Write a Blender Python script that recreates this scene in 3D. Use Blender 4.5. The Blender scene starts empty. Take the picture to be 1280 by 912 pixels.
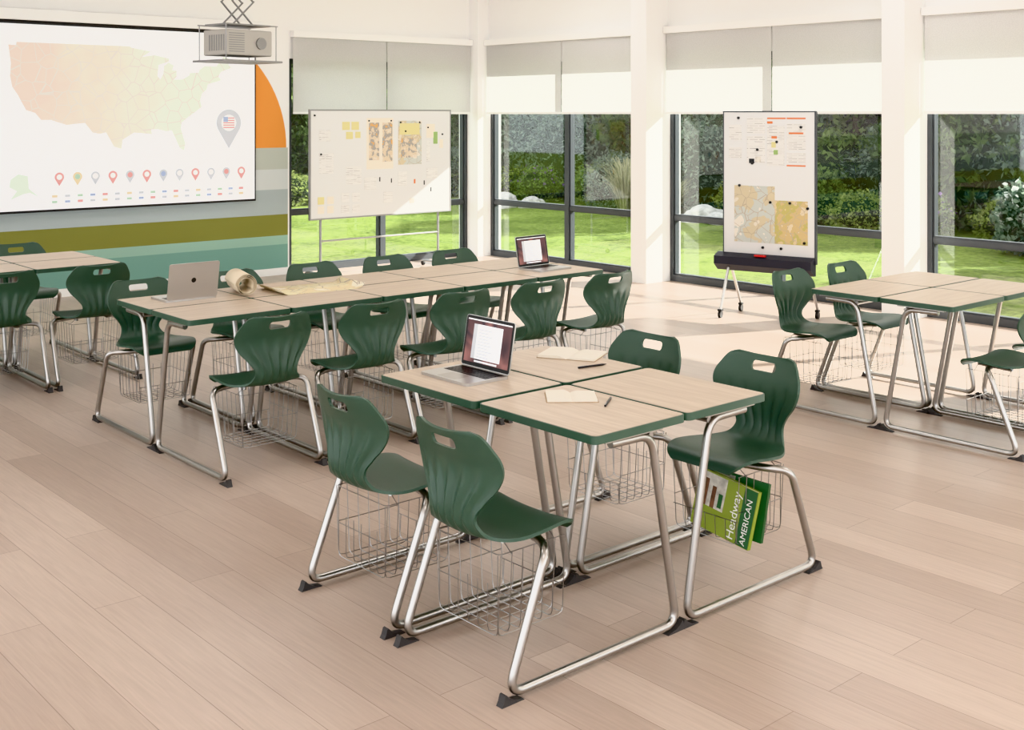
import bpy, math, random
import numpy as np
from mathutils import Vector, Matrix
random.seed(7)
scene = bpy.context.scene
COL = scene.collection

# ------------------------------------------------------------------ helpers
def lin(c):
    out = []
    for v in c[:3]:
        v = v/255.0
        out.append(v/12.92 if v <= 0.04045 else ((v+0.055)/1.055)**2.4)
    return (out[0], out[1], out[2], 1.0)

def mat(name, rgb, rough=0.5, metal=0.0, spec=0.5, emit=None, es=0.0, bump=0.0, bscale=200.0, var=0.0, vscale=3.0):
    m = bpy.data.materials.new(name); m.use_nodes = True
    nt = m.node_tree; b = nt.nodes['Principled BSDF']
    b.inputs['Base Color'].default_value = lin(rgb)
    b.inputs['Roughness'].default_value = rough
    b.inputs['Metallic'].default_value = metal
    b.inputs['Specular IOR Level'].default_value = spec
    if emit:
        b.inputs['Emission Color'].default_value = lin(emit)
        b.inputs['Emission Strength'].default_value = es
    if bump > 0 or var > 0:
        tc = nt.nodes.new('ShaderNodeTexCoord')
    if bump > 0:
        n = nt.nodes.new('ShaderNodeTexNoise'); n.inputs['Scale'].default_value = bscale
        bp = nt.nodes.new('ShaderNodeBump'); bp.inputs['Strength'].default_value = bump
        bp.inputs['Distance'].default_value = 0.002
        nt.links.new(tc.outputs['Object'], n.inputs['Vector'])
        nt.links.new(n.outputs['Fac'], bp.inputs['Height'])
        nt.links.new(bp.outputs['Normal'], b.inputs['Normal'])
    if var > 0:
        n2 = nt.nodes.new('ShaderNodeTexNoise'); n2.inputs['Scale'].default_value = vscale
        nt.links.new(tc.outputs['Object'], n2.inputs['Vector'])
        r = nt.nodes.new('ShaderNodeValToRGB')
        c = lin(rgb)
        r.color_ramp.elements[0].position = .3; r.color_ramp.elements[1].position = .7
        r.color_ramp.elements[0].color = tuple(max(0, x*(1-var)) for x in c[:3])+(1,)
        r.color_ramp.elements[1].color = tuple(min(1, x*(1+var)) for x in c[:3])+(1,)
        nt.links.new(n2.outputs['Fac'], r.inputs['Fac'])
        nt.links.new(r.outputs['Color'], b.inputs['Base Color'])
    return m

def fillet(pts, rad, seg=6):
    pts = [Vector(p) for p in pts]
    out = [pts[0]]
    for i in range(1, len(pts)-1):
        a, b, c = pts[i-1], pts[i], pts[i+1]
        d1 = (a-b); d2 = (c-b)
        r = min(rad, d1.length*.49, d2.length*.49)
        p1 = b+d1.normalized()*r; p2 = b+d2.normalized()*r
        for k in range(seg+1):
            t = k/seg
            out.append(p1*(1-t)**2 + b*2*t*(1-t) + p2*t*t)
    out.append(pts[-1])
    return out

class MB:
    def __init__(s): s.v=[]; s.f=[]; s.m=[]
    def box(s,x0,x1,y0,y1,z0,z1,mi=0):
        o=len(s.v)
        s.v += [(x0,y0,z0),(x1,y0,z0),(x1,y1,z0),(x0,y1,z0),(x0,y0,z1),(x1,y0,z1),(x1,y1,z1),(x0,y1,z1)]
        for f in [(3,2,1,0),(4,5,6,7),(0,1,5,4),(1,2,6,5),(2,3,7,6),(3,0,4,7)]:
            s.f.append(tuple(o+i for i in f)); s.m.append(mi)
        return s
    def tube(s, pts, r, mi=0, n=10, cap=True):
        pts=[Vector(p) for p in pts]
        rs = r if isinstance(r,(list,tuple)) else [r]*len(pts)
        o=len(s.v); N=len(pts)
        t0=(pts[1]-pts[0]).normalized()
        up=Vector((0,0,1)) if abs(t0.z)<.9 else Vector((1,0,0))
        a=t0.cross(up).normalized(); prev=t0
        for i,p in enumerate(pts):
            if i==0: t=t0
            elif i==N-1: t=(pts[i]-pts[i-1]).normalized()
            else:
                t=((pts[i+1]-pts[i]).normalized()+(pts[i]-pts[i-1]).normalized())
                t = t.normalized() if t.length>1e-6 else prev
            q=prev.rotation_difference(t); a=(q@a); a=(a-t*a.dot(t)).normalized(); prev=t
            b=t.cross(a)
            for k in range(n):
                an=2*math.pi*k/n
                s.v.append(tuple(p+(a*math.cos(an)+b*math.sin(an))*rs[i]))
        for i in range(N-1):
            for k in range(n):
                k2=(k+1)%n
                s.f.append((o+i*n+k,o+i*n+k2,o+(i+1)*n+k2,o+(i+1)*n+k)); s.m.append(mi)
        if cap:
            s.f.append(tuple(o+k for k in reversed(range(n)))); s.m.append(mi)
            s.f.append(tuple(o+(N-1)*n+k for k in range(n))); s.m.append(mi)
        return s
    def prism(s, poly, fn, d, mi=0):
        o=len(s.v); n=len(poly)
        s.v += [fn(a,b,0) for a,b in poly]+[fn(a,b,d) for a,b in poly]
        s.f.append(tuple(o+i for i in reversed(range(n)))); s.m.append(mi)
        s.f.append(tuple(o+n+i for i in range(n))); s.m.append(mi)
        for i in range(n):
            j=(i+1)%n
            s.f.append((o+i,o+j,o+n+j,o+n+i)); s.m.append(mi)
        return s
    def mesh(s,name,mats,smooth=True,angle=35):
        me=bpy.data.meshes.new(name); me.from_pydata(s.v,[],s.f)
        for m in mats: me.materials.append(m)
        me.polygons.foreach_set('material_index', s.m)
        if smooth:
            me.polygons.foreach_set('use_smooth',[True]*len(me.polygons))
            me.update()
            try: me.set_sharp_from_angle(angle=math.radians(angle))
            except Exception: pass
        me.update()
        import bmesh
        bm=bmesh.new(); bm.from_mesh(me); bmesh.ops.recalc_face_normals(bm,faces=bm.faces); bm.to_mesh(me); bm.free()
        return me
    def obj(s,name,mats,parent=None,smooth=True,bevel=0,loc=None):
        me=s.mesh(name,mats,smooth)
        return add(name,me,parent,bevel,loc)

def add(name,me,parent=None,bevel=0,loc=None):
    o=bpy.data.objects.new(name,me); COL.objects.link(o)
    if parent: o.parent=parent
    if loc: o.location=loc
    if bevel>0:
        b=o.modifiers.new('bev','BEVEL'); b.width=bevel; b.segments=3; b.limit_method='ANGLE'
    return o

def empty(name,loc,rz=0):
    e=bpy.data.objects.new(name,None); COL.objects.link(e)
    e.location=loc; e.rotation_euler=(0,0,rz); e.empty_display_size=.1
    return e

def rrect(x0,x1,y0,y1,r,seg=5):
    out=[]
    for cx,cy,a0 in [(x1-r,y1-r,0),(x0+r,y1-r,90),(x0+r,y0+r,180),(x1-r,y0+r,270)]:
        for k in range(seg+1):
            a=math.radians(a0+90*k/seg)
            out.append((cx+r*math.cos(a),cy+r*math.sin(a)))
    return out
XY=lambda z0: (lambda a,b,c:(a,b,z0+c))

# ------------------------------------------------------------------ materials
M_wall = mat('wall_paint',(242,241,239),.8,bump=.1,bscale=300)
M_col  = mat('column_paint',(244,243,241),.7)
M_ceil = mat('ceiling_paint',(244,244,243),.9)
M_frame= mat('window_frame_metal',(76,80,84),.4,metal=.2)
M_green= mat('green_plastic',(62,86,73),.40,spec=.45,bump=.15,bscale=900)
M_edge = mat('green_edge_band',(62,88,74),.4)
M_foot = mat('dark_glide',(62,61,62),.6)
M_black= mat('black_plastic',(20,20,22),.35)
M_alu  = mat('aluminium',(196,195,194),.32,metal=.9)
M_wire = mat('wire_steel',(160,159,158),.3,metal=1)
M_paper= mat('paper',(236,228,212),.8)
M_white= mat('white_gloss',(240,240,238),.25)
M_grey = mat('grey_metal',(150,150,150),.4,metal=.6)
M_tube = mat('satin_nickel_tube',(178,176,173),.28,metal=1)

def wood_top():
    m=bpy.data.materials.new('laminate_wood_top'); m.use_nodes=True
    nt=m.node_tree; b=nt.nodes['Principled BSDF']; L=nt.links.new
    tc=nt.nodes.new('ShaderNodeTexCoord'); mp=nt.nodes.new('ShaderNodeMapping')
    mp.inputs['Scale'].default_value=(26,1.6,1)
    n=nt.nodes.new('ShaderNodeTexNoise'); n.inputs['Scale'].default_value=2.2; n.inputs['Detail'].default_value=8; n.inputs['Distortion'].default_value=.6
    r=nt.nodes.new('ShaderNodeValToRGB')
    r.color_ramp.elements[0].position=.3; r.color_ramp.elements[0].color=lin((182,164,146))
    r.color_ramp.elements[1].position=.72; r.color_ramp.elements[1].color=lin((202,186,168))
    L(tc.outputs['Object'],mp.inputs['Vector']); L(mp.outputs[0],n.inputs['Vector']); L(n.outputs['Fac'],r.inputs['Fac']); L(r.outputs[0],b.inputs['Base Color'])
    b.inputs['Roughness'].default_value=.42
    return m
M_top=wood_top()

def floor_mat():
    m=bpy.data.materials.new('oak_plank_floor'); m.use_nodes=True
    nt=m.node_tree; b=nt.nodes['Principled BSDF']; L=nt.links.new; N=nt.nodes.new
    tc=N('ShaderNodeTexCoord'); mp=N('ShaderNodeMapping'); mp.inputs['Rotation'].default_value=(0,0,math.radians(90))
    L(tc.outputs['Object'],mp.inputs['Vector'])
    br=N('ShaderNodeTexBrick'); br.offset=.37; br.offset_frequency=2
    br.inputs['Scale'].default_value=1; br.inputs['Brick Width'].default_value=2.1; br.inputs['Row Height'].default_value=.185
    br.inputs['Mortar Size'].default_value=.0013; br.inputs['Mortar Smooth'].default_value=.1; br.inputs['Bias'].default_value=0
    br.inputs['Color1'].default_value=lin((176,157,144)); br.inputs['Color2'].default_value=lin((194,176,163)); br.inputs['Mortar'].default_value=lin((142,124,111))
    L(mp.outputs[0],br.inputs['Vector'])
    mp2=N('ShaderNodeMapping'); mp2.inputs['Scale'].default_value=(26,1.3,1); L(tc.outputs['Object'],mp2.inputs['Vector'])
    n=N('ShaderNodeTexNoise'); n.inputs['Scale'].default_value=3; n.inputs['Detail'].default_value=9; n.inputs['Distortion'].default_value=.8
    L(mp2.outputs[0],n.inputs['Vector'])
    r=N('ShaderNodeValToRGB'); r.color_ramp.elements[0].position=.28; r.color_ramp.elements[0].color=(.87,.86,.85,1); r.color_ramp.elements[1].position=.7; r.color_ramp.elements[1].color=(1.04,1.04,1.04,1)
    L(n.outputs['Fac'],r.inputs['Fac'])
    mx=N('ShaderNodeMix'); mx.data_type='RGBA'; mx.blend_type='MULTIPLY'; mx.inputs[0].default_value=.85
    L(br.outputs['Color'],mx.inputs[6]); L(r.outputs[0],mx.inputs[7]); L(mx.outputs[2],b.inputs['Base Color'])
    b.inputs['Roughness'].default_value=.34; b.inputs['Specular IOR Level'].default_value=.5
    bp=N('ShaderNodeBump'); bp.inputs['Strength'].default_value=.12; bp.inputs['Distance'].default_value=.001
    L(n.outputs['Fac'],bp.inputs['Height']); L(bp.outputs[0],b.inputs['Normal'])
    return m
M_floor=floor_mat()

def glass_mat():
    m=bpy.data.materials.new('window_glass'); m.use_nodes=True; nt=m.node_tree; nt.nodes.clear()
    o=nt.nodes.new('ShaderNodeOutputMaterial'); mx=nt.nodes.new('ShaderNodeMixShader'); t=nt.nodes.new('ShaderNodeBsdfTransparent'); g=nt.nodes.new('ShaderNodeBsdfGlossy')
    t.inputs[0].default_value=(.96,.98,.97,1); g.inputs['Roughness'].default_value=.02; mx.inputs[0].default_value=.07
    nt.links.new(t.outputs[0],mx.inputs[1]); nt.links.new(g.outputs[0],mx.inputs[2]); nt.links.new(mx.outputs[0],o.inputs[0])
    return m
M_glass=glass_mat()

def blind_mat():
    m=bpy.data.materials.new('blind_fabric'); m.use_nodes=True; nt=m.node_tree; nt.nodes.clear(); L=nt.links.new
    o=nt.nodes.new('ShaderNodeOutputMaterial'); mx=nt.nodes.new('ShaderNodeMixShader'); d=nt.nodes.new('ShaderNodeBsdfDiffuse'); t=nt.nodes.new('ShaderNodeBsdfTranslucent')
    tc=nt.nodes.new('ShaderNodeTexCoord'); n=nt.nodes.new('ShaderNodeTexNoise'); n.inputs['Scale'].default_value=120
    r=nt.nodes.new('ShaderNodeValToRGB'); r.color_ramp.elements[0].color=lin((200,199,197)); r.color_ramp.elements[1].color=lin((226,225,223))
    L(tc.outputs['Object'],n.inputs['Vector']); L(n.outputs['Fac'],r.inputs[0]); L(r.outputs[0],d.inputs[0]); L(r.outputs[0],t.inputs[0])
    mx.inputs[0].default_value=.30
    L(d.outputs[0],mx.inputs[1]); L(t.outputs[0],mx.inputs[2]); L(mx.outputs[0],o.inputs[0])
    return m
M_blind=blind_mat()

def leaf_mat(name,c1,c2,tr=.5):
    m=bpy.data.materials.new(name); m.use_nodes=True; nt=m.node_tree; nt.nodes.clear(); L=nt.links.new
    o=nt.nodes.new('ShaderNodeOutputMaterial'); mx=nt.nodes.new('ShaderNodeMixShader'); d=nt.nodes.new('ShaderNodeBsdfDiffuse'); t=nt.nodes.new('ShaderNodeBsdfTranslucent')
    g=nt.nodes.new('ShaderNodeNewGeometry'); r=nt.nodes.new('ShaderNodeValToRGB')
    r.color_ramp.elements[0].color=lin(c1); r.color_ramp.elements[1].color=lin(c2)
    L(g.outputs['Random Per Island'],r.inputs[0]); L(r.outputs[0],d.inputs[0]); L(r.outputs[0],t.inputs[0]); mx.inputs[0].default_value=tr
    L(d.outputs[0],mx.inputs[1]); L(t.outputs[0],mx.inputs[2]); L(mx.outputs[0],o.inputs[0])
    return m

def lawn_mat():
    m=bpy.data.materials.new('lawn_grass'); m.use_nodes=True; nt=m.node_tree; b=nt.nodes['Principled BSDF']; L=nt.links.new; N=nt.nodes.new
    tc=N('ShaderNodeTexCoord'); n=N('ShaderNodeTexNoise'); n.inputs['Scale'].default_value=.8; n.inputs['Detail'].default_value=3
    n2=N('ShaderNodeTexNoise'); n2.inputs['Scale'].default_value=14; n2.inputs['Detail'].default_value=10; n2.inputs['Roughness'].default_value=.7
    L(tc.outputs['Object'],n.inputs['Vector']); L(tc.outputs['Object'],n2.inputs['Vector'])
    a=N('ShaderNodeMath'); a.operation='ADD'; m1=N('ShaderNodeMath'); m1.operation='MULTIPLY'; m1.inputs[1].default_value=.3
    L(n.outputs['Fac'],m1.inputs[0]); m2=N('ShaderNodeMath'); m2.operation='MULTIPLY'; m2.inputs[1].default_value=.7
    L(n2.outputs['Fac'],m2.inputs[0]); L(m1.outputs[0],a.inputs[0]); L(m2.outputs[0],a.inputs[1])
    r=N('ShaderNodeValToRGB'); r.color_ramp.elements[0].position=.40; r.color_ramp.elements[0].color=lin((64,80,34)); r.color_ramp.elements[1].position=.60; r.color_ramp.elements[1].color=lin((118,132,68))
    L(a.outputs[0],r.inputs[0]); L(r.outputs[0],b.inputs['Base Color']); b.inputs['Roughness'].default_value=.9; b.inputs['Specular IOR Level'].default_value=.1
    bp=N('ShaderNodeBump'); bp.inputs['Strength'].default_value=.7; bp.inputs['Distance'].default_value=.04; L(n2.outputs['Fac'],bp.inputs['Height']); L(bp.outputs[0],b.inputs['Normal'])
    return m

def doc_mat(name,base,ink,sc=(1,1,1),rowh=.02):
    m=bpy.data.materials.new(name); m.use_nodes=True; nt=m.node_tree; b=nt.nodes['Principled BSDF']; L=nt.links.new; N=nt.nodes.new
    tc=N('ShaderNodeTexCoord'); mp=N('ShaderNodeMapping'); mp.inputs['Rotation'].default_value=(math.radians(90),0,0); L(tc.outputs['Object'],mp.inputs[0])
    br=N('ShaderNodeTexBrick'); br.inputs['Scale'].default_value=1; br.inputs['Brick Width'].default_value=.09; br.inputs['Row Height'].default_value=rowh
    br.inputs['Mortar Size'].default_value=rowh*.32; br.inputs['Mortar Smooth'].default_value=0
    br.inputs['Color1'].default_value=lin(ink); br.inputs['Color2'].default_value=lin(base); br.inputs['Mortar'].default_value=lin(base)
    L(mp.outputs[0],br.inputs['Vector']); L(br.outputs['Color'],b.inputs['Base Color']); b.inputs['Roughness'].default_value=.7
    return m
def map_mat(name,cols,scale):
    m=bpy.data.materials.new(name); m.use_nodes=True; nt=m.node_tree; b=nt.nodes['Principled BSDF']; L=nt.links.new; N=nt.nodes.new
    tc=N('ShaderNodeTexCoord'); n=N('ShaderNodeTexNoise'); n.inputs['Scale'].default_value=scale; n.inputs['Detail'].default_value=3; L(tc.outputs['Object'],n.inputs['Vector'])
    r=N('ShaderNodeValToRGB'); r.color_ramp.interpolation='CONSTANT'
    k=len(cols); r.color_ramp.elements[0].color=lin(cols[0]); r.color_ramp.elements[1].color=lin(cols[-1]); r.color_ramp.elements[1].position=.62
    for i in range(1,k-1):
        e=r.color_ramp.elements.new(.4+.22*(i-1)/max(1,k-2)); e.color=lin(cols[i])
    v=N('ShaderNodeTexVoronoi'); v.feature='DISTANCE_TO_EDGE'; v.inputs['Scale'].default_value=scale*2; L(tc.outputs['Object'],v.inputs['Vector'])
    lt=N('ShaderNodeMath'); lt.operation='LESS_THAN'; lt.inputs[1].default_value=.02; L(v.outputs['Distance'],lt.inputs[0])
    mx=N('ShaderNodeMix'); mx.data_type='RGBA'; L(lt.outputs[0],mx.inputs[0]); L(n.outputs['Fac'],r.inputs[0]); L(r.outputs[0],mx.inputs[6]); mx.inputs[7].default_value=lin((176,164,146))
    L(mx.outputs[2],b.inputs['Base Color']); b.inputs['Roughness'].default_value=.7
    return m

# ------------------------------------------------------------------ room shell
WX=9.6; WY=11.6; CH=3.4; X0=-5.0; Y0=-5.0
MB().box(X0,WX+.2,Y0,WY+.2,-.12,0).obj('floor',[M_floor],smooth=False)
MB().box(X0,WX+.2,Y0,WY+.2,CH,CH+.15).obj('ceiling',[M_ceil],smooth=False)

cols_y=[(8.42,8.64),(5.42,5.64),(2.42,2.64),(-.58,-.36),(-3.58,-3.36)]
bays=[(8.64,11.42),(5.64,8.42),(2.64,5.42),(-.36,2.42),(-3.36,-.58)]
HZ=2.42
w=MB(); w.box(WX,WX+.2,Y0,WY+.2,HZ,CH)
w.box(WX,WX+.2,11.42,WY+.2,0,HZ)
w.box(WX,WX+.2,Y0,-3.58,0,HZ)
for a,b in cols_y: w.box(WX,WX+.2,a,b,0,HZ)
w.obj('wall_east',[M_wall],smooth=False)
for i,(a,b) in enumerate(cols_y):
    MB().box(9.25,WX,a,b,0,CH).obj('column' if i==0 else 'column.%03d'%i,[M_col],smooth=False)
w=MB(); w.box(X0,6.82,WY,WY+.2,0,CH); w.box(6.82,9.42,WY,WY+.2,HZ,CH); w.box(9.42,WX,WY,WY+.2,0,CH)
w.obj('wall_north',[M_wall],smooth=False)
MB().box(9.42,WX,11.42,WY,0,CH).obj('trim_1',[M_col],smooth=False)

def window(name,axis,a,b,p):
    m=MB(); z0,z1=.0,HZ
    def bx(s0,s1,za,zb,d0,d1,mi):
        if axis=='y': m.box(p+d0,p+d1,s0,s1,za,zb,mi)
        else: m.box(s0,s1,p+d0,p+d1,za,zb,mi)
    t=.045
    bx(a,a+t,z0,z1,.03,.13,0); bx(b-t,b,z0,z1,.03,.13,0); bx(a+t,b-t,z1-t,z1,.03,.13,0); bx(a+t,b-t,z0,z0+.07,.03,.13,0)
    c=(a+b)/2
    bx(c-.036,c+.036,z0+.07,z1-t,.03,.13,0)
    for s0,s1 in ((a+t,c-.036),(c+.036,b-t)):
        bx(s0,s1,.66,.705,.04,.12,0)
        for za,zb in ((z0+.07,.66),(.705,z1-t)):
            bx(s0,s0+.014,za,zb,.05,.11,0); bx(s1-.014,s1,za,zb,.05,.11,0)
            bx(s0+.014,s1-.014,za,za+.014,.05,.11,0); bx(s0+.014,s1-.014,zb-.014,zb,.05,.11,0)
            bx(s0+.014,s1-.014,za+.014,zb-.014,.078,.082,1)
    m.obj(name,[M_frame,M_glass],smooth=False)
for i,(a,b) in enumerate(bays): window('window_%d'%(i+1),'y',a,b,WX)
window('window_6','x',6.82,9.42,WY)

def blind(axis,a,b,p,sgn):
    e=empty('roller_blind',(0,0,0))
    c=(a+b)/2
    for s0,s1 in ((a+.02,c-.006),(c+.006,b-.02)):
        m=MB()
        if axis=='y':
            m.v=[(p-.051,s0,1.82),(p-.051,s1,1.82),(p-.051,s1,2.68),(p-.051,s0,2.68)]; m.f=[(0,1,2,3)]; m.m=[0]
            m.box(p-.058,p-.044,s0,s1,1.795,1.82,1)
        else:
            m.v=[(s0,p-.051,1.82),(s1,p-.051,1.82),(s1,p-.051,2.68),(s0,p-.051,2.68)]; m.f=[(0,1,2,3)]; m.m=[0]
            m.box(s0,s1,p-.058,p-.044,1.795,1.82,1)
        m.obj('fabric',[M_blind,M_white],parent=e,smooth=False)
    m=MB()
    if axis=='y': m.box(p-.09,p-.003,a+.01,b-.01,2.66,2.73)
    else: m.box(a+.01,b-.01,p-.09,p-.003,2.66,2.73)
    m.obj('cassette',[M_col],parent=e,smooth=False)
for a,b in bays: blind('y',a,b,WX,-1)
blind('x',6.82,9.42,WY,-1)

def band(m,z0,z1,mi): m.box(X0,6.80,WY-.004,WY-.0005,z0,z1,mi)
mm=MB()
mur=[mat('mural_sage',(188,194,184),.8),mat('mural_mist',(206,212,211),.8),mat('mural_greyblue',(172,184,185),.8),mat('mural_olive',(132,134,72),.8),mat('mural_mint',(150,186,170),.8),mat('mural_teal',(120,162,150),.8),mat('mural_orange',(234,156,82),.8)]
for i,(a,b) in enumerate([(1.18,1.42),(.955,1.18),(.675,.955),(.44,.675),(.34,.44),(0.0,.34)]): band(mm,a,b,i)
poly=[]
R=1.375; cx=5.405
for k in range(49):
    an=math.pi*k/48; poly.append((cx+R*math.cos(an),1.42+R*math.sin(an)*.99))
mm.prism(poly,lambda a,b,c:(a,WY-.004+c,b),.003,6)
mm.obj('wall_mural',mur,smooth=False)
MB().box(X0,6.82,WY-.018,WY-.0045,0,.08).obj('baseboard_north',[M_white],smooth=False)

# ------------------------------------------------------------------ student chair-desk combos
def catmull(P,n=6):
    out=[]
    P=[P[0]]+P+[P[-1]]
    for i in range(1,len(P)-2):
        p0,p1,p2,p3=[np.array(P[j],float) for j in (i-1,i,i+1,i+2)]
        for k in range(n):
            t=k/n
            out.append(.5*((2*p1)+(-p0+p2)*t+(2*p0-5*p1+4*p2-p3)*t*t+(-p0+3*p1-3*p2+p3)*t**3))
    out.append(np.array(P[-2],float))
    return out
prof=[(0.022,.416,.140),(0.014,.436,.172),(-.010,.450,.190),(-.06,.456,.203),(-.14,.450,.208),(-.22,.443,.200),(-.28,.444,.174),(-.328,.458,.140),(-.356,.495,.118),(-.362,.535,.120),(-.357,.58,.150),(-.352,.625,.190),(-.354,.665,.212),(-.364,.70,.211),(-.378,.735,.194),(-.390,.765,.175),(-.398,.784,.154),(-.402,.794,.124)]
S=catmull(prof,6)
NU=49; verts=[]; faces=[]
for i,p in enumerate(S):
    a=S[max(0,i-1)]; b=S[min(len(S)-1,i+1)]
    T=Vector((b[0]-a[0],0,b[1]-a[1])).normalized(); Nn=Vector((T.z,0,-T.x))
    z=p[1]; isback = 0.0 if p[0]>-.30 and z<.47 else min(1,max(0,(z-.45)/.12))
    rib=0
    if z>.455 and p[0]<-.3: rib=math.sin(math.pi*min(1,max(0,(z-.455)/.235)))**1.0
    for j in range(NU):
        u=-1+2*j/(NU-1)
        off=(.010*(1-isback)+.040*isback*(p[2]/.2))*u*u
        off+=-.013*rib*(.5+.5*math.cos(6*math.pi*u))**2*(1-.6*u**4)
        v=Vector((p[0],u*p[2],p[1]))+Nn*off
        verts.append(tuple(v))
for i in range(len(S)-1):
    for j in range(NU-1):
        faces.append((i*NU+j,i*NU+j+1,(i+1)*NU+j+1,(i+1)*NU+j))
me=bpy.data.meshes.new('seat_shell'); me.from_pydata(verts,[],faces); me.materials.append(M_green)
tmp=bpy.data.objects.new('tmp_shell',me); COL.objects.link(tmp)
so=tmp.modifiers.new('s','SOLIDIFY'); so.thickness=.011; so.offset=0
cut=MB(); cut.prism(rrect(-.060,.060,.732,.770,.014),lambda a,b,c:(-.55+c,a,b),.4)
cutter=add('tmp_cut',cut.mesh('tmp_cut',[M_green],smooth=False))
bo=tmp.modifiers.new('b','BOOLEAN'); bo.object=cutter; bo.operation='DIFFERENCE'; bo.solver='EXACT'
dg=bpy.context.evaluated_depsgraph_get()
shell=bpy.data.meshes.new_from_object(tmp.evaluated_get(dg)); shell.name='seat_shell'
bpy.data.objects.remove(tmp); bpy.data.objects.remove(cutter)
shell.polygons.foreach_set('use_smooth',[True]*len(shell.polygons)); shell.set_sharp_from_angle(angle=math.radians(40)); shell.update()
if len(shell.materials)==0: shell.materials.append(M_green)
for p_ in shell.polygons: p_.material_index=0

fr=MB(); TR=.0145; YR=.268
for sg in (1,-1):
    path=[(-.10,sg*.05,.424),(-.14,sg*YR*.75,.424),(-.19,sg*YR,.420),(-.345,sg*YR,TR+.012),(.428,sg*YR,TR+.012),(.300,sg*YR,.702),(.10,sg*YR,.706)]
    fr.tube(fillet(path,.062,8),TR,0,14)
    fr.box(.06,.34,sg*YR-.018,sg*YR+.018,.717,.725,0)
fr.tube([(.30,-YR,.700),(.30,YR,.700)],.011,0,10)
fr.tube([(-.10,-.06,.424),(-.10,.06,.424)],TR,0,10)
fr.tube(fillet([(-.24,-.12,.43),(-.22,-.10,.422),(-.04,-.10,.430)],.01,3),.008,0,8)
fr.tube(fillet([(-.24,.12,.43),(-.22,.10,.422),(-.04,.10,.430)],.01,3),.008,0,8)
frame_me=fr.mesh('frame',[M_tube])
ft=MB()
for sg in (1,-1):
    y=sg*YR
    for base,dr in ((-.345,-1),(.428,1)):
        poly=[(base+dr*.036,0),(base-dr*.056,0),(base-dr*.050,.005),(base-dr*.015,.010),(base+dr*.008,.024),(base+dr*.016,.034),(base+dr*.022,.032),(base+dr*.028,.013)]
        ft.prism(poly,lambda a,b,c,y=y:(a,y-.014+c,b),.028)
feet_me=ft.mesh('glides',[M_foot],smooth=False)
tp=MB()
DW=.594
tp.prism(rrect(0,.45,-DW/2,DW/2,.022),XY(.725),.027,0)
tp.prism(rrect(.005,.445,-DW/2+.005,DW/2-.005,.018),XY(.752),.0012,1)
top_me=tp.mesh('desktop',[M_edge,M_top],angle=40)
bk=MB(); rw=.0017
def W(pts,f=.008): bk.tube(fillet(pts,f,2),rw,0,5)
xs=np.linspace(-.285,-.005,7); ZB=.145
for k,x in enumerate(xs):
    W([(x,-.165,.405),(x,-.150,ZB),(x,.150,ZB),(x,.165,.405)],.02)
for y in np.linspace(-.150,.150,7):
    W([(-.285,y,.40 if abs(y)>.1 else .30),(-.285,y,ZB),(-.005,y,ZB),(.0,y,.235)],.02)
for z in (.405,.27):
    W([(-.005,-.16,z),(-.288,-.16,z),(-.288,.16,z),(-.005,.16,z)],.015)
W([(0,-.16,.235),(0,.16,.235)])
for y in (-.165,.165):
    for x in (-.24,-.05): W([(x,y,.40),(x,y*.75,.43)])
basket_me=bk.mesh('wire_basket',[M_wire])

def combo(x,y,deg):
    e=empty('student_chair_desk',(x,y,0),math.radians(deg))
    add('seat_shell',shell,e); add('frame',frame_me,e); add('glides',feet_me,e)
    add('desktop',top_me,e,bevel=.003); add('wire_basket',basket_me,e)
    return e
combo(2.69,2.967,0); combo(2.69,3.582,0); cC=combo(3.597,2.967,180); combo(3.597,3.582,180)
for k in range(5):
    combo(2.967+.597*k,5.52,90); combo(2.967+.597*k,6.427,-90)
for k in range(2):
    combo(6.25+.6*k,3.2,90); combo(6.25+.6*k,4.108,-90)
for k in range(3):
    combo(3.08-.6*k,8.02,90); combo(3.08-.6*k,8.93,-90)

# ------------------------------------------------------------------ laptops
def wallpaper():
    m=bpy.data.materials.new('laptop_wallpaper'); m.use_nodes=True; nt=m.node_tree; b=nt.nodes['Principled BSDF']; L=nt.links.new; N=nt.nodes.new
    tc=N('ShaderNodeTexCoord'); n=N('ShaderNodeTexNoise'); n.inputs['Scale'].default_value=5; n.inputs['Distortion'].default_value=1.5
    r=N('ShaderNodeValToRGB'); r.color_ramp.elements[0].position=.35; r.color_ramp.elements[0].color=lin((40,34,44)); r.color_ramp.elements[1].position=.65; r.color_ramp.elements[1].color=lin((140,96,92))
    L(tc.outputs['Object'],n.inputs['Vector']); L(n.outputs['Fac'],r.inputs[0]); L(r.outputs[0],b.inputs['Base Color']); L(r.outputs[0],b.inputs['Emission Color']); b.inputs['Emission Strength'].default_value=.3
    return m
M_wallp=wallpaper()
M_win=mat('screen_window',(235,236,238),.3,emit=(235,236,238),es=.3)
M_txt=mat('screen_text',(186,188,192),.3,emit=(186,188,192),es=.2)
M_key=mat('keyboard_keys',(28,28,30),.5)
M_pad=mat('trackpad',(176,173,170),.3,metal=.6)
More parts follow.
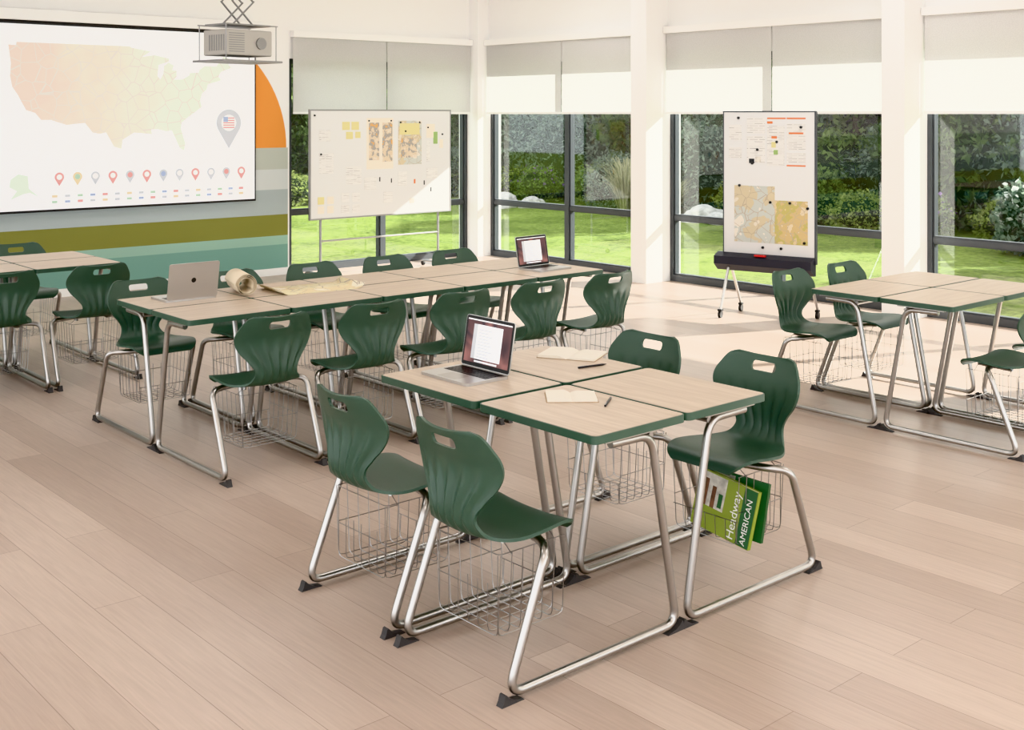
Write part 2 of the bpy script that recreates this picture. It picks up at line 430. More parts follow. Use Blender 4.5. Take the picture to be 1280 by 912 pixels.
def laptop(x,y,deg,tilt=18):
    e=empty('laptop',(x,y,.7535),math.radians(deg))
    w=.30; d=.212
    b=MB(); b.prism(rrect(-w/2,w/2,-d,0,.012),XY(.0),.011,0)
    b.box(-.132,.132,-.108,-.012,.0112,.0114,1)
    b.prism(rrect(-.055,.055,-.20,-.122,.004),XY(.0112),.0003,2)
    b.obj('base',[M_alu,M_key,M_pad],e,bevel=0)
    k=MB()
    for r in range(5):
        for c in range(13):
            x0=-.13+.02*c; y0=-.106+.0188*r
            if r==0 and 3<c<9: continue
            k.box(x0+.0015,x0+.0185,y0+.001,y0+.0165,.0114,.0124)
    k.box(-.13+.08,-.13+.18,-.105,-.0895,.0114,.0124)
    k.obj('keys',[M_black],e,smooth=False)
    l=MB()
    f=lambda a,b_,c:(a,c,b_)
    l.prism(rrect(-w/2,w/2,.0,.205,.012),f,.005,0)
    l.prism(rrect(-w/2+.002,w/2-.002,.003,.203,.010),lambda a,b_,c:(a,-.0006+c,b_),.0006,1)
    l.box(-.137,.137,-.0010,-.0006,.018,.191,2)
    l.box(-.095,.085,-.0014,-.0010,.034,.172,3)
    l.box(-.137,.137,-.0014,-.0010,.186,.191,3)
    for i in range(10):
        l.box(-.060,-.060+.11*(.5+.5*random.random()),-.0017,-.0014,.042+.012*i,.045+.012*i,4)
    l.box(-.095,-.072,-.0017,-.0014,.034,.172,4)
    l.box(-.07,.07,-.0014,-.0010,.021,.028,3)
    poly=[(.014*math.cos(t*math.pi/12),.105+.014*math.sin(t*math.pi/12)) for t in range(24)]
    l.prism(poly,lambda a,b_,c:(a,.005+c,b_),.0003,1)
    lo=l.obj('lid',[M_alu,M_black,M_wallp,M_win,M_txt],e)
    lo.location=(0,-.002,.012); lo.rotation_euler=(-math.radians(tilt),0,0)
    return e
laptop(3.03,3.63,-90,10)
laptop(2.98,6.12,180,10)
laptop(5.36,5.90,4,10)

# ------------------------------------------------------------------ notebooks & pens
M_line=mat('notebook_page',(234,228,216),.8,var=.03,vscale=30)
M_kraft=mat('notebook_cover',(170,144,112),.7)
def notebook(x,y,deg,w,h,left=.01,right=.006):
    e=empty('open_notebook',(x,y,.7535),math.radians(deg))
    m=MB()
    m.box(-w,w,-h/2-.004,h/2+.004,0,.0015,1)
    for sgn,t in ((-1,left),(1,right)):
        n=10; top=[]
        for i in range(n+1):
            u=i/n; top.append((sgn*u*(w-.004), .0015+t*(math.sin(min(1,u*3)*math.pi/2))*(1-.25*u)))
        poly=[(0,.0015)]+top+[(sgn*(w-.004),.0015)]
        m.prism(poly,lambda a,b,c,h=h:(a,-h/2+c,b),h,0)
    m.obj('pages',[M_line,M_kraft],e)
    return e
def pen(x,y,deg,z=.7532+.0045,col=(40,40,44)):
    e=empty('pen',(x,y,z),math.radians(deg))
    m=MB(); m.tube([(-.07,0,0),(-.065,0,0),(.05,0,0),(.065,0,0),(.072,0,0)],[.0035,.0042,.0042,.002,.0006],0,10)
    m.tube([(-.04,0,.0048),(-.07,0,.0048)],.001,1,6)
    m.obj('barrel',[mat('pen_body',col,.3,metal=.4),M_alu],e)
notebook(3.53,3.64,-62,.13,.19,.014,.010); pen(3.43,3.42,-10)
notebook(3.00,3.10,-40,.095,.145,.012,.008); pen(3.05,2.96,35)

# ------------------------------------------------------------------ rolled map + unrolled chart
M_map1=map_mat('chart_print',[(232,222,196),(222,212,176),(220,204,166),(236,228,206)],5)
M_kr=mat('roll_paper',(222,208,184),.8)
e=empty('paper_roll',(3.27,6.03,.7535),math.radians(74))
m=MB(); r0=.064
prof_s=[]
for k in range(73):
    a=k/72*2*math.pi*2.6; r=r0-.0030*a/ (2*math.pi)*3.2
    prof_s.append((r*math.cos(a),r*math.sin(a)+r0+.0008))
n=len(prof_s)
for (a,b) in prof_s: m.v.append((0,a,b))
for (a,b) in prof_s: m.v.append((.30,a,b))
for i in range(n-1): m.f.append((i,i+1,n+i+1,n+i)); m.m.append(0)
ro=m.obj('rolled_sheet',[M_kr],e); s_=ro.modifiers.new('s','SOLIDIFY'); s_.thickness=.0012
e=empty('paper_chart',(3.72,6.07,.7535),math.radians(-6))
m=MB(); nx=24
for i in range(nx+1):
    u=-1+2*i/nx; z=.0006+.03*(max(0,abs(u)-.82)/.18)**2
    for yy in (-.17,.17): m.v.append((u*.27,yy,z))
for i in range(nx): m.f.append((2*i,2*i+2,2*i+3,2*i+1)); m.m.append(0)
co=m.obj('sheet',[M_map1],e); s_=co.modifiers.new('s','SOLIDIFY'); s_.thickness=.0006; s_.offset=1

# ------------------------------------------------------------------ textbooks in basket
def text(body,size,M,parent,material,ext=.0002):
    c=bpy.data.curves.new('label','FONT'); c.body=body; c.size=size; c.extrude=ext; c.materials.append(material)
    o=bpy.data.objects.new('cover_text',c); COL.objects.link(o); o.parent=parent; o.matrix_local=M; return o
M_bg=mat('book_green',(48,98,58),.35); M_bl=mat('book_lime',(142,160,66),.35); M_bw=mat('book_photo',(204,200,190),.4,var=.3,vscale=30); M_wtext=mat('white_ink',(245,245,240),.5)
M_skin=mat('book_photo_brown',(110,78,60),.5,var=.5,vscale=25)
def book(loc,rot,w=.275,h=.215,t=.02,main=M_bl,words=True):
    e=empty('textbook',loc); e.rotation_euler=rot
    m=MB()
    m.box(0,w,0,.0015,0,h,0); m.box(0,w,t-.0015,t,0,h,0); m.box(w-.0015,w,0,t,0,h,0)
    m.box(.004,w-.002,.0015,t-.0015,.004,h-.004,1)
    m.box(.006,.14,-.0004,0,.09,h-.006,2); m.box(.03,.055,-.0007,-.0004,.09,h-.03,4); m.box(.075,.095,-.0007,-.0004,.09,h-.05,4); m.box(.11,.13,-.0007,-.0004,.10,h-.07,5)
    m.box(w-.062,w-.002,-.0004,0,.002,h-.002,3)
    m.obj('cover',[main,M_paper,M_bw,M_bg,M_skin,M_bg],e,smooth=False)
    if words:
        R=Matrix.Rotation(math.radians(90),4,'X')@Matrix.Rotation(math.radians(90),4,'Z')
        text('AMERICAN',.036,Matrix.Translation((w-.018,-.0010,.008))@R,e,M_wtext)
        text('Headway',.050,Matrix.Translation((w-.075,-.0010,.008))@R,e,M_wtext)
    return e
book((3.625,3.065,.168),(math.radians(-8),math.radians(8),math.radians(-90)),w=.285,h=.225)
book((3.662,3.06,.158),(math.radians(-10),math.radians(4),math.radians(-82)),w=.285,h=.225,main=M_bg,words=False)

# ------------------------------------------------------------------ projection screen
e=empty('projection_screen',(0,0,0))
SX0,SX1=3.05,6.34; yS=WY-.085
M_scr=mat('screen_fabric',(228,229,230),.7,emit=(240,242,246),es=.3)
m=MB(); m.box(SX0,SX1,yS,yS+.004,.87,2.66,0)
bw=.022
m.box(SX0-bw,SX0,yS-.002,yS+.005,.87-bw,2.66,1); m.box(SX1,SX1+bw*.6,yS-.002,yS+.005,.87-bw,2.66,1)
m.box(SX0,SX1,yS-.002,yS+.005,.848,.87,1); m.box(SX0,SX1,yS-.002,yS+.005,2.655,2.68,1)
m.obj('screen_surface',[M_scr,M_black],e,smooth=False)
m=MB(); m.box(SX0-.12,SX1+.08,WY-.14,WY-.006,2.69,2.80,0); m.box(SX0-.10,SX1+.06,WY-.10,WY-.07,2.675,2.69,1)
m.obj('screen_housing',[M_white,M_black],e,smooth=False,bevel=.008)
def emat(name,c,es=.3): return mat(name,c,.7,emit=c,es=es)
US=[(-124.7,48.4),(-123,48.3),(-122.8,49),(-95.2,49),(-94.6,48.7),(-89.6,48),(-92,46.7),(-88.5,47.2),(-84.6,46.5),(-84.8,45.8),(-87.5,45),(-87.8,42.5),(-87,41.7),(-86.2,43),(-86,44.8),(-84.8,45.6),(-83.4,45),(-83.8,43.8),(-82.6,43.8),(-82.6,42.4),(-83.3,41.7),(-81,41.8),(-79,42.8),(-78.9,43.3),(-76.4,43.5),(-76.2,44.1),(-74.8,45),(-71.4,45),(-70.3,46.3),(-69.2,47.4),(-67.9,47),(-67.8,45.5),(-67,44.8),(-70,43.8),(-70.8,42.7),(-70,41.8),(-71.4,41.4),(-73.8,40.8),(-74.2,39.5),(-75.5,38.6),(-76,37),(-75.6,35.4),(-77.8,34),(-79.3,33.1),(-81.2,31.8),(-81.4,30.3),(-80.2,27),(-80.5,25.3),(-81.7,25.9),(-82.8,28),(-83.9,30),(-85.4,29.8),(-87.5,30.3),(-89.5,30.3),(-89.3,29.2),(-91.5,29.4),(-94,29.6),(-97,28),(-97.3,26),(-99.2,26.5),(-101.2,29.7),(-102.8,29.4),(-104.6,29.7),(-106.5,31.8),(-108.2,31.7),(-111,31.4),(-114.8,32.5),(-117.1,32.5),(-118.5,34),(-120.6,34.6),(-121.9,36.7),(-122.5,37.8),(-123.8,39.5),(-124.3,41.8),(-124.1,44.5)]
def usxy(lon,lat): return (3.74+(lon+124.7)/57.7*2.32, 1.40+(lat-25)/24*1.08)
def pastel_map():
    m=bpy.data.materials.new('map_land'); m.use_nodes=True; nt=m.node_tree; b=nt.nodes['Principled BSDF']; L=nt.links.new; N=nt.nodes.new
    tc=N('ShaderNodeTexCoord'); sp=N('ShaderNodeSeparateXYZ'); L(tc.outputs['Object'],sp.inputs[0])
    mr=N('ShaderNodeMapRange'); mr.inputs[1].default_value=3.8; mr.inputs[2].default_value=6.0; L(sp.outputs[0],mr.inputs[0])
    n=N('ShaderNodeTexNoise'); n.inputs['Scale'].default_value=3; L(tc.outputs['Object'],n.inputs['Vector'])
    ad=N('ShaderNodeMath'); ad.operation='MULTIPLY_ADD'; ad.inputs[1].default_value=.5; L(n.outputs['Fac'],ad.inputs[0]); L(mr.outputs[0],ad.inputs[2])
    r=N('ShaderNodeValToRGB'); r.color_ramp.elements[0].position=.35; r.color_ramp.elements[0].color=lin((222,206,194)); r.color_ramp.elements[1].position=.95; r.color_ramp.elements[1].color=lin((210,218,205))
    e_=r.color_ramp.elements.new(.6); e_.color=lin((222,216,201))
    L(ad.outputs[0],r.inputs[0])
    v=N('ShaderNodeTexVoronoi'); v.feature='DISTANCE_TO_EDGE'; v.inputs['Scale'].default_value=7; L(tc.outputs['Object'],v.inputs['Vector'])
    lt=N('ShaderNodeMath'); lt.operation='LESS_THAN'; lt.inputs[1].default_value=.02; L(v.outputs['Distance'],lt.inputs[0])
    mx=N('ShaderNodeMix'); mx.data_type='RGBA'; L(lt.outputs[0],mx.inputs[0]); L(r.outputs[0],mx.inputs[6]); mx.inputs[7].default_value=lin((210,204,196))
    L(mx.outputs[2],b.inputs['Base Color']); L(mx.outputs[2],b.inputs['Emission Color']); b.inputs['Emission Strength'].default_value=.25; b.inputs['Roughness'].default_value=.7
    return m
fS=lambda a,b,c:(a,yS-.0008+c,b)
m=MB(); m.prism([usxy(*p) for p in US],fS,.0007,0)
AK=[(3.76,1.17),(3.83,1.22),(3.92,1.20),(3.93,1.08),(4.02,1.00),(3.94,1.04),(3.88,1.03),(3.76,.98),(3.82,1.06),(3.75,1.10)]
m.prism(AK,fS,.0007,1)
m.obj('projected_map',[pastel_map(),emat('map_alaska',(202,214,200))],e,smooth=False)
pm=[emat('pin_red',(206,150,146)),emat('pin_grey',(182,185,190)),emat('pin_amber',(212,196,162)),emat('pin_blue',(150,164,190)),emat('pin_white',(230,230,230)),emat('pin_green',(164,188,168))]
m=MB()
def pin(x,z,r,mi,inner=4,off=.0016):
    P=[(x,z-r*1.9)]+[(x+r*math.cos(math.radians(a)),z+r*math.sin(math.radians(a))) for a in range(-35,216,12)]
    m.prism(P,lambda a,b,c:(a,yS-off+c,b),.0004,mi)
    P=[(x+r*.6*math.cos(math.radians(a)),z+r*.6*math.sin(math.radians(a))) for a in range(0,360,20)]
    m.prism(P,lambda a,b,c:(a,yS-off-.0005+c,b),.0004,inner)
for i in range(12):
    pin(4.22+i*.178,1.18,.045,[0,2,1,0,1,0,1,1,0,1,1,0][i],[4,5,4,4,0,4,3,4,4,4,0,4][i])
for rr in range(2):
    for i in range(17):
        x=4.15+i*.125; z=.985-.055*rr
        m.box(x,x+.05,yS-.0014,yS-.001,z,z+.022,[2,1,5,3,0,1][(i+rr*2)%6])
pin(6.03,1.70,.145,1,4)
for k in range(5): m.box(5.965,6.095,yS-.0026,yS-.0022,1.645+.025*k,1.657+.025*k,0)
m.box(5.965,6.02,yS-.0031,yS-.0027,1.71,1.765,3)
m.obj('map_pins',pm,e,smooth=False)

# ------------------------------------------------------------------ projector on scissor lift
e=empty('ceiling_projector',(4.35,8.16,0),math.radians(8))
M_proj=mat('projector_body',(186,182,176),.5)
m=MB(); m.box(-.21,.21,-.15,.15,2.235,2.43,0)
m.obj('projector_body',[M_proj],e,smooth=False,bevel=.012)
m=MB()
for i in range(9): m.box(-.19+.0,-.05,-.1515,-.150,2.26+.017*i,2.268+.017*i,0)
m.tube([(.10,-.15,2.33),(.10,-.165,2.33)],.045,0,20); 
for i in range(7): m.box(-.2115,-.21,-.12+.03*i,-.105+.03*i,2.27,2.39,0)
m.tube([(.09,.15,2.33),(.09,.185,2.33)],.05,1,20)
m.obj('vents_and_lens',[M_grey,M_black],e)
m=MB(); m.box(-.27,.27,-.2,.2,2.185,2.20,0)
for x in (-.23,.23):
    for y in (-.17,.17): m.tube([(x,y,2.2),(x,y,2.47)],.004,0,8)
m.box(-.24,.24,-.18,-.16,2.462,2.47,0); m.box(-.24,.24,.16,.18,2.462,2.47,0); m.box(-.20,.20,-.14,.14,2.462,2.475,0)
zz=2.475; wd=.16
lev=5
for yy in (-.07,.07):
    for i in range(lev):
        z0=zz+i*(CH-.02-zz)/lev; z1=zz+(i+1)*(CH-.02-zz)/lev
        m.tube([(-wd*.6,yy,z0),(wd*.6,yy,z1)],.007,0,6); m.tube([(wd*.6,yy+.014,z0),(-wd*.6,yy+.014,z1)],.007,0,6)
m.box(-.2,.2,-.15,.15,CH-.02,CH-.001,0)
m.obj('scissor_lift',[M_grey],e)

# ------------------------------------------------------------------ whiteboards
M_board=mat('whiteboard_surface',(214,214,213),.22)
M_doc=doc_mat('printed_page',(228,227,224),(166,164,162))
M_docd=doc_mat('printed_page_dense',(226,225,222),(140,138,136),rowh=.014)
M_or=mat('orange_ink',(216,124,72),.6); M_yel=mat('sticky_yellow',(212,204,150),.7); M_gn=mat('sticky_green',(146,174,112),.7)
M_mapA=map_mat('site_map',[(214,206,190),(198,186,158),(188,192,186),(220,214,202)],5)
M_mapB=map_mat('topographic_map',[(206,188,150),(182,172,108),(196,174,128),(214,200,172)],7)
M_strip=map_mat('strip_map',[(212,164,100),(156,154,150),(212,196,172),(220,210,194)],14)
def board_papers(e,items,yy):
    m=MB()
    mats=[M_doc,M_docd,M_or,M_yel,M_gn,M_mapA,M_mapB,M_strip,M_black,M_bw,M_paper]
    for i,(x,z,w_,h_,mi) in enumerate(items):
        d=.0008+.0004*(i%3)+(.0012 if i>8 else 0)
        m.box(x,x+w_,yy-d,yy,z,z+h_,mi)
    m.obj('posted_papers',mats,e,smooth=False)
def magnets(e,pts,yy,r=.012,mt=None):
    m=MB()
    for x,z in pts: m.tube([(x,yy,z),(x,yy-.010,z)],r,0,14)
    m.obj('magnets',[mt or M_black],e)
e=empty('mobile_whiteboard',(7.61,10.9,0),0)
W2=.945
m=MB(); m.box(-W2,W2,-.012,.012,.67,1.83,0); m.obj('board',[M_board],e,smooth=False)
m=MB(); t=.014
m.box(-W2-t,W2+t,-.016,.016,.655,.67,0); m.box(-W2-t,W2+t,-.016,.016,1.83,1.845,0); m.box(-W2-t,-W2,-.016,.016,.67,1.83,0); m.box(W2,W2+t,-.016,.016,.67,1.83,0)
m.obj('board_frame',[M_grey],e,smooth=False)
m=MB()
for x in (-.80,.80):
    m.tube([(x,.03,.06),(x,.03,1.2)],.014,0,10); m.tube(fillet([(x,-.26,.055),(x,-.2,.065),(x,.26,.065),(x,.32,.055)],.02),.014,0,10)
m.tube([(-.80,.03,.42),(.80,.03,.42)],.010,0,10)
m.obj('stand',[M_grey],e)
m=MB()
for x in (-.80,.80):
    for y in (-.26,.32): m.tube([(x-.012,y,.027),(x+.012,y,.027)],.027,0,16); m.tube([(x,y,.03),(x,y,.06)],.01,0,8)
m.obj('casters',[M_black],e)
it=[(-.55,1.62,.10,.09,3),(-.43,1.62,.10,.09,3),(-.50,1.52,.09,.08,3),(-.38,1.53,.07,.07,3),(-.23,1.18,.36,.57,10),(.20,1.22,.33,.50,5),(-.84,1.15,.18,.22,1),(-.50,1.02,.20,.20,1),(.60,1.52,.12,.16,10),
    (-.20,1.28,.14,.42,7),(-.02,1.26,.14,.44,7),(.22,1.56,.28,.13,3),(.24,1.30,.22,.22,7),(.60,1.25,.05,.24,1),(.70,1.45,.06,.14,4),(.79,1.40,.05,.10,10),
    (-.86,.82,.08,.08,3),(-.74,.82,.08,.08,10),(-.86,.72,.08,.08,10),(-.74,.72,.08,.08,10),(-.56,.83,.10,.10,1),(-.56,.71,.10,.09,1),(-.42,.83,.10,.10,1),(-.42,.71,.10,.09,1),(-.06,1.04,.014,.05,8),(.10,1.02,.012,.05,8),(.42,1.0,.02,.05,2),(.56,.98,.014,.05,8),(.36,.78,.06,.05,10),(.66,.9,.014,.05,8),
    (-.84,1.50,.14,.12,1),(-.26,.95,.16,.14,1),(.0,.80,.12,.12,1),(.20,.98,.12,.16,1),(.60,1.05,.16,.12,1)]
board_papers(e,it,-.012)
magnets(e,[(-.90,1.78),(-.2,1.72),(.1,1.72),(.23,1.70),(.5,1.70),(.3,1.6),(.62,1.64),(-.82,1.36),(.83,1.56)],-.012,.01)
dirv=Vector((.7525*.69+.6586*-.48, -.6586*.69+.7525*-.48)).normalized()
rz=math.atan2(dirv.y,dirv.x)
e=empty('mobile_easel_board',(8.50,6.29,0),rz)
W2=.42
m=MB(); m.box(-W2,W2,-.012,.012,.56,1.81,0); m.obj('board',[M_board],e,smooth=False)
m=MB(); m.box(-W2-.012,W2+.012,-.016,.018,1.81,1.822,0); m.box(-W2-.010,-W2,-.014,.02,.5,1.81,0); m.box(W2,W2+.014,-.016,.02,.5,1.81,0)
m.obj('board_frame',[M_frame],e,smooth=False)
m=MB(); P=[(-.015,.56),(-.10,.53),(-.10,.46),(-.02,.40),(.02,.40),(.02,.56)]
m.prism(P,lambda a,b,c:(-W2-.06+c,a,b),2*W2+.06,0)
m.box(-.1,.0,-.09,-.06,.545,.56,1)
m.obj('pen_tray',[mat('tray_navy',(38,40,52),.5),mat('marker_red',(190,40,40),.4)],e,smooth=False)
m=MB(); 
for x in (-W2+.06,W2-.06):
    m.tube([(x,-.04,.45),(x,-.22,.075)],.013,0,10); m.tube([(x,0,.45),(x,.22,.075)],.013,0,10)
m.tube([(-W2+.06,0,.43),(W2-.06,0,.43)],.014,0,10)
m.obj('legs',[M_alu],e)
m=MB()
for x in (-W2+.06,W2-.06):
    for y in (-.22,.22): m.tube([(x-.012,y,.032),(x+.012,y,.032)],.032,0,18); m.box(x-.018,x+.018,y-.02,y+.02,.06,.078,0)
m.obj('casters',[M_black],e)
it=[(-.20,1.62,.17,.14,0),(-.20,1.36,.17,.24,0),(-.01,1.34,.16,.35,1),(.17,1.48,.17,.23,1),(.17,1.37,.17,.09,1),(-.32,.66,.38,.50,5),(-.02,.66,.38,.38,6),(-.37,1.56,.12,.14,0),(-.37,1.40,.12,.10,1),
    (-.01,1.75,.17,.012,2),(-.01,1.71,.05,.02,2),(.17,1.75,.17,.012,2),(.17,1.34,.17,.012,2),(.03,1.50,.04,.05,3),(.05,1.44,.04,.04,4),(.03,1.58,.05,.02,2),(.19,1.62,.13,.015,2),(-.18,1.36,.05,.04,8),(-.12,1.37,.05,.05,9)]
board_papers(e,it,-.012)
magnets(e,[(-.28,1.76),(-.1,1.48),(.3,1.68),(-.27,1.16),(.02,1.02),(.2,1.02),(.36,.98),(.33,.68),(-.15,1.36),(.08,1.55),(-.05,.62),(.12,.62)],-.012,.012)

# ------------------------------------------------------------------ garden
M_lawn=lawn_mat()
m=MB(); m.box(WX+.2,60,-30,60,-.35,-.10); m.box(-20,WX+.2,WY+.2,60,-.35,-.10); m.obj('lawn',[M_lawn],smooth=False)
m=MB(); m.box(-25,WX+.2,-30,Y0,-.35,-.13); m.box(-25,X0,Y0,WY+.2,-.35,-.13); m.obj('added_bounce_terrace',[mat('bounce_terrace_concrete',(186,183,180),.9,var=.08,vscale=2)],smooth=False)  # unseen pale ground, added so bounced light stays warm, not green
m=MB(); m.box(WX+.2,WX+.55,Y0,WY+.55,-.10,-.04); m.box(4,WX+.2,WY+.2,WY+.55,-.10,-.04); m.obj('paved_edge',[mat('paving',(170,165,158),.9)],smooth=False)

L_dark=leaf_mat('leaf_dark',(54,70,48),(104,122,80)); L_mid=leaf_mat('leaf_mid',(76,98,60),(138,156,98)); L_lime=leaf_mat('leaf_lime',(98,114,62),(158,168,104)); L_blue=leaf_mat('leaf_bluegreen',(80,98,86),(138,152,134)); L_grass=leaf_mat('grass_blade',(124,128,90),(192,188,158)); L_flw=leaf_mat('petal_white',(224,222,220),(244,242,242)); L_pur=leaf_mat('petal_purple',(100,74,130),(160,126,184))
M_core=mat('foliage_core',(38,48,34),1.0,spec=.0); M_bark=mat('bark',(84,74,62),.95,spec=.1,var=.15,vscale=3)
rng=np.random.default_rng(5)
def leaves(P,L,W,mi,m,bias=None):
    n=len(P)
    a=rng.normal(size=(n,3)); a/=np.linalg.norm(a,axis=1)[:,None]
    c=rng.normal(size=(n,3)); b=np.cross(a,c); b/=np.linalg.norm(b,axis=1)[:,None]
    s=rng.uniform(.6,1.3,n)[:,None]
    A=P+a*L*s; B=P+b*W*s; C=P-a*L*s; D=P-b*W*s
    V=np.stack([A,B,C,D],1).reshape(-1,3)
    o=len(m.v); m.v+= [tuple(x) for x in V.tolist()]
    m.f+=[(o+4*i,o+4*i+1,o+4*i+2,o+4*i+3) for i in range(n)]; m.m+=[mi]*n
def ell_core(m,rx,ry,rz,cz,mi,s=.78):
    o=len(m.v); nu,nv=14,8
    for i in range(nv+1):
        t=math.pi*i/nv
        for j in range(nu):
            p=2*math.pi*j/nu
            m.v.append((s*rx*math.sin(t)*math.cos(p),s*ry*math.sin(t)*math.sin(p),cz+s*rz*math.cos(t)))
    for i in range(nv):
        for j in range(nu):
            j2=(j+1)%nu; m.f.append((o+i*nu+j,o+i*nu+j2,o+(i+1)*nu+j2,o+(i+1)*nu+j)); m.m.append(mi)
def bush_mesh(name,rx,ry,rz,n,L,W,lm,flowers=None,trunk=0):
    m=MB(); d=rng.normal(size=(n,3)); d/=np.linalg.norm(d,axis=1)[:,None]
    lump=1+.16*np.sin(d[:,0]*7+1)*np.cos(d[:,1]*6)+.12*np.sin(d[:,2]*9)
    r=(rng.uniform(.72,1.03,n)*lump)[:,None]
    cz=trunk+rz*.85
    P=d*r*np.array([rx,ry,rz])+np.array([0,0,cz]); P=P[P[:,2]>.03]
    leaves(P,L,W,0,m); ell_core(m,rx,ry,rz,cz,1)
    if flowers is not None:
        k=int(n*.08); P=d[:k]*(r[:k]*1.06)*np.array([rx,ry,rz])+np.array([0,0,cz]); P=P[P[:,2]>cz]
        leaves(P,L*.9,W*2.0,2,m)
    if trunk>0:
        m.tube([(0,0,-.02),(.05,.02,trunk*.5),(0,0,trunk+rz*.4)],[.09,.07,.05],3,10)
    return m.mesh(name,[lm,M_core,flowers or lm,M_bark],smooth=False)
BM=[bush_mesh('bush_a',.8,.8,.6,2600,.055,.026,L_mid),bush_mesh('bush_b',1.1,1.0,1.0,4200,.07,.03,L_dark),bush_mesh('bush_c',.6,.6,.42,1800,.04,.022,L_lime),bush_mesh('bush_d',.9,.9,.8,3200,.05,.02,L_blue),bush_mesh('bush_e',.5,.5,.45,1600,.04,.018,L_mid,flowers=L_pur),bush_mesh('bush_f',.38,.38,.60,1800,.05,.028,L_blue,flowers=L_flw)]
def put(name,me,x,y,s=1,z=-.10):
    o=add(name,me); o.location=(x,y,z); o.scale=(s,s,s*random.uniform(.9,1.1)); o.rotation_euler=(0,0,random.uniform(0,6.28)); return o
y=-3.0
while y<26:
    put('garden_shrub',BM[random.choice([0,2,3,4,2])],17.2+random.uniform(-.5,.5),y,random.uniform(.7,1.1))
    put('garden_shrub',BM[random.choice([1,3,0,1])],18.8+random.uniform(-.4,.4),y+.4,random.uniform(1.0,1.5))
    y+=random.uniform(1.0,1.5)
x=2.0
while x<17:
    put('garden_shrub',BM[random.choice([0,2,3,0])],x,21.6+random.uniform(-.4,.4),random.uniform(.7,1.1))
    put('garden_shrub',BM[random.choice([1,0,1])],x+.4,23.0+random.uniform(-.3,.3),random.uniform(1.0,1.4))
    x+=random.uniform(1.0,1.5)
for (fx,fy) in ((15.6,7.42),(15.35,6.9)): put('white_flower_shrub',BM[5],fx,fy,.9)
def hedge(name,x0,x1,y0,y1,h,n,lm):
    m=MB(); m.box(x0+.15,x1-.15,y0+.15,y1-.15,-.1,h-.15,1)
    P=np.stack([rng.uniform(x0,x1,n),rng.uniform(y0,y1,n),rng.uniform(0,h,n)],1)
    q=rng.uniform(0,1,n)
    if (y1-y0)>(x1-x0): P[:,0]=np.where(q<.8,x0+rng.normal(0,.13,n)+.12*np.sin(P[:,1]*2.1),P[:,0]); P[:,2]=np.where(q>=.8,h+rng.normal(0,.1,n),P[:,2])
    else: P[:,1]=np.where(q<.8,y0+rng.normal(0,.13,n)+.12*np.sin(P[:,0]*2.1),P[:,1]); P[:,2]=np.where(q>=.8,h+rng.normal(0,.1,n),P[:,2])
    leaves(P,.085,.04,0,m)
    return m.obj(name,[lm,M_core],smooth=False)
hedge('hedge_row',20.3,21.6,-4,27,3.6,26000,L_mid)
hedge('hedge_row',0,20,24.2,25.4,3.4,18000,L_mid)
TM=bush_mesh('tree_crown',1.7,1.7,1.5,5200,.10,.045,L_mid,trunk=2.0)
for (tx,ty,s) in ((19.4,3.0,1.0),(19.6,8.6,.9),(19.5,12.4,1.05),(19.6,17.0,.95),(14.0,23.6,1.0),(9.5,23.5,.9),(19.8,21.5,1.0)):
    put('garden_tree',TM,tx,ty,s)
m=MB()
for i in range(320):
    a=random.uniform(0,6.28); l=random.uniform(.7,1.3); sp=random.uniform(.15,.6); b=random.uniform(0,.1)
    ca,sa=math.cos(a),math.sin(a); o=len(m.v); w_=.008
    pts=[(b,0),(b+sp*.3,l*.5),(b+sp*.7,l*.85),(b+sp*1.1,l*.95)]
    for (r_,z) in pts: m.v+=[(r_*ca-w_*sa,r_*sa+w_*ca,z),(r_*ca+w_*sa,r_*sa-w_*ca,z)]
    for k in range(3): m.f.append((o+2*k,o+2*k+1,o+2*k+3,o+2*k+2)); m.m.append(0)
G=m.mesh('ornamental_grass',[L_grass],smooth=False)
for gx,gy,s in ((15.9,15.0,.85),(16.3,14.2,.6),(16.2,9.2,.6)): put('ornamental_grass',G,gx,gy,s)
M_rock=mat('boulder_stone',(166,163,160),.9,bump=.8,bscale=6,var=.25,vscale=4)
def rock_mesh(name,seed):
    import bmesh
    from mathutils import noise
    bm=bmesh.new(); bmesh.ops.create_icosphere(bm,subdivisions=4,radius=1)
    for v in bm.verts:
        n=noise.noise(v.co*1.3+Vector((seed,0,0)))*.35+noise.noise(v.co*4+Vector((0,seed,0)))*.08
        v.co*=1+n; v.co.z*=.6
    me=bpy.data.meshes.new(name); bm.to_mesh(me); bm.free(); me.materials.append(M_rock)
    me.polygons.foreach_set('use_smooth',[True]*len(me.polygons)); return me
RM=rock_mesh('boulder',3.1)
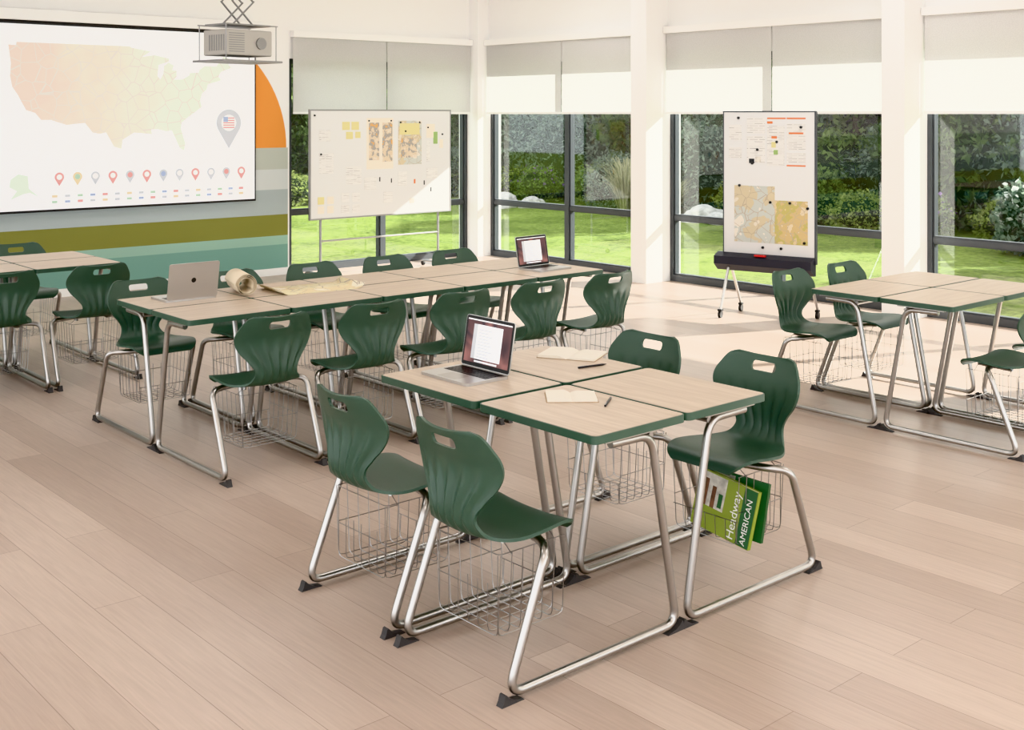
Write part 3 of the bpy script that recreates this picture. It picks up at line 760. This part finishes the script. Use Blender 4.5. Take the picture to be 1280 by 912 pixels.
for rx,ry,s in ((15.6,18.2,.38),(16.0,17.7,.25),(16.2,13.4,.36),(16.0,12.9,.22),(11.0,20.7,.3)): put('boulder',RM,rx,ry,s,z=-.02)

# ------------------------------------------------------------------ light
sun=bpy.data.lights.new('sun','SUN'); sun.energy=20.0; sun.angle=math.radians(1.0); sun.color=(1,.96,.905)
so=bpy.data.objects.new('sun',sun); COL.objects.link(so)
el=math.radians(30); az=math.radians(22)
trav=Vector((-math.cos(el)*math.cos(az),math.cos(el)*math.sin(az),-math.sin(el)))
so.rotation_euler=trav.to_track_quat('-Z','Y').to_euler(); so.location=(14,-2,8)
wd=bpy.data.worlds.new('sky'); scene.world=wd; wd.use_nodes=True
bg=wd.node_tree.nodes['Background']; bg.inputs[0].default_value=(.95,.97,1,1); bg.inputs[1].default_value=2.4
M_pan=mat('fill_panel_glow',(250,250,250),.5,emit=(252,252,255),es=1.5)  # glowing face of the added fill panels
for px_ in (-2.5,1.2,4.9,8.2):  # unseen panels with area lamps, added to brighten the interior
    for py_ in (-2.5,1.4,5.3,9.2):
        e=empty('added_fill_panel',(px_,py_,CH))
        m=MB(); m.box(-.62,.62,-.62,.62,-.03,-.001,0); m.box(-.58,.58,-.58,.58,-.033,-.030,1); m.obj('fill_panel_body',[M_white,M_pan],e,smooth=False)
        l=bpy.data.lights.new('added_fill_lamp','AREA'); l.shape='SQUARE'; l.size=1.1; l.energy=11; l.color=(.985,.985,1)
        lo=bpy.data.objects.new('added_fill_lamp',l); COL.objects.link(lo); lo.parent=e; lo.location=(0,0,-.04)

# ------------------------------------------------------------------ camera
cam=bpy.data.cameras.new('camera'); cam.sensor_width=36; cam.lens=36*1470/1280; cam.shift_y=-.2445; cam.clip_end=200
co=bpy.data.objects.new('camera',cam); COL.objects.link(co)
co.location=(0,0,1.79); co.rotation_euler=(math.radians(90),0,math.radians(-41.18))
scene.camera=co
scene.view_settings.view_transform='Khronos PBR Neutral'
scene.view_settings.look='None'
scene.view_settings.exposure=0.33
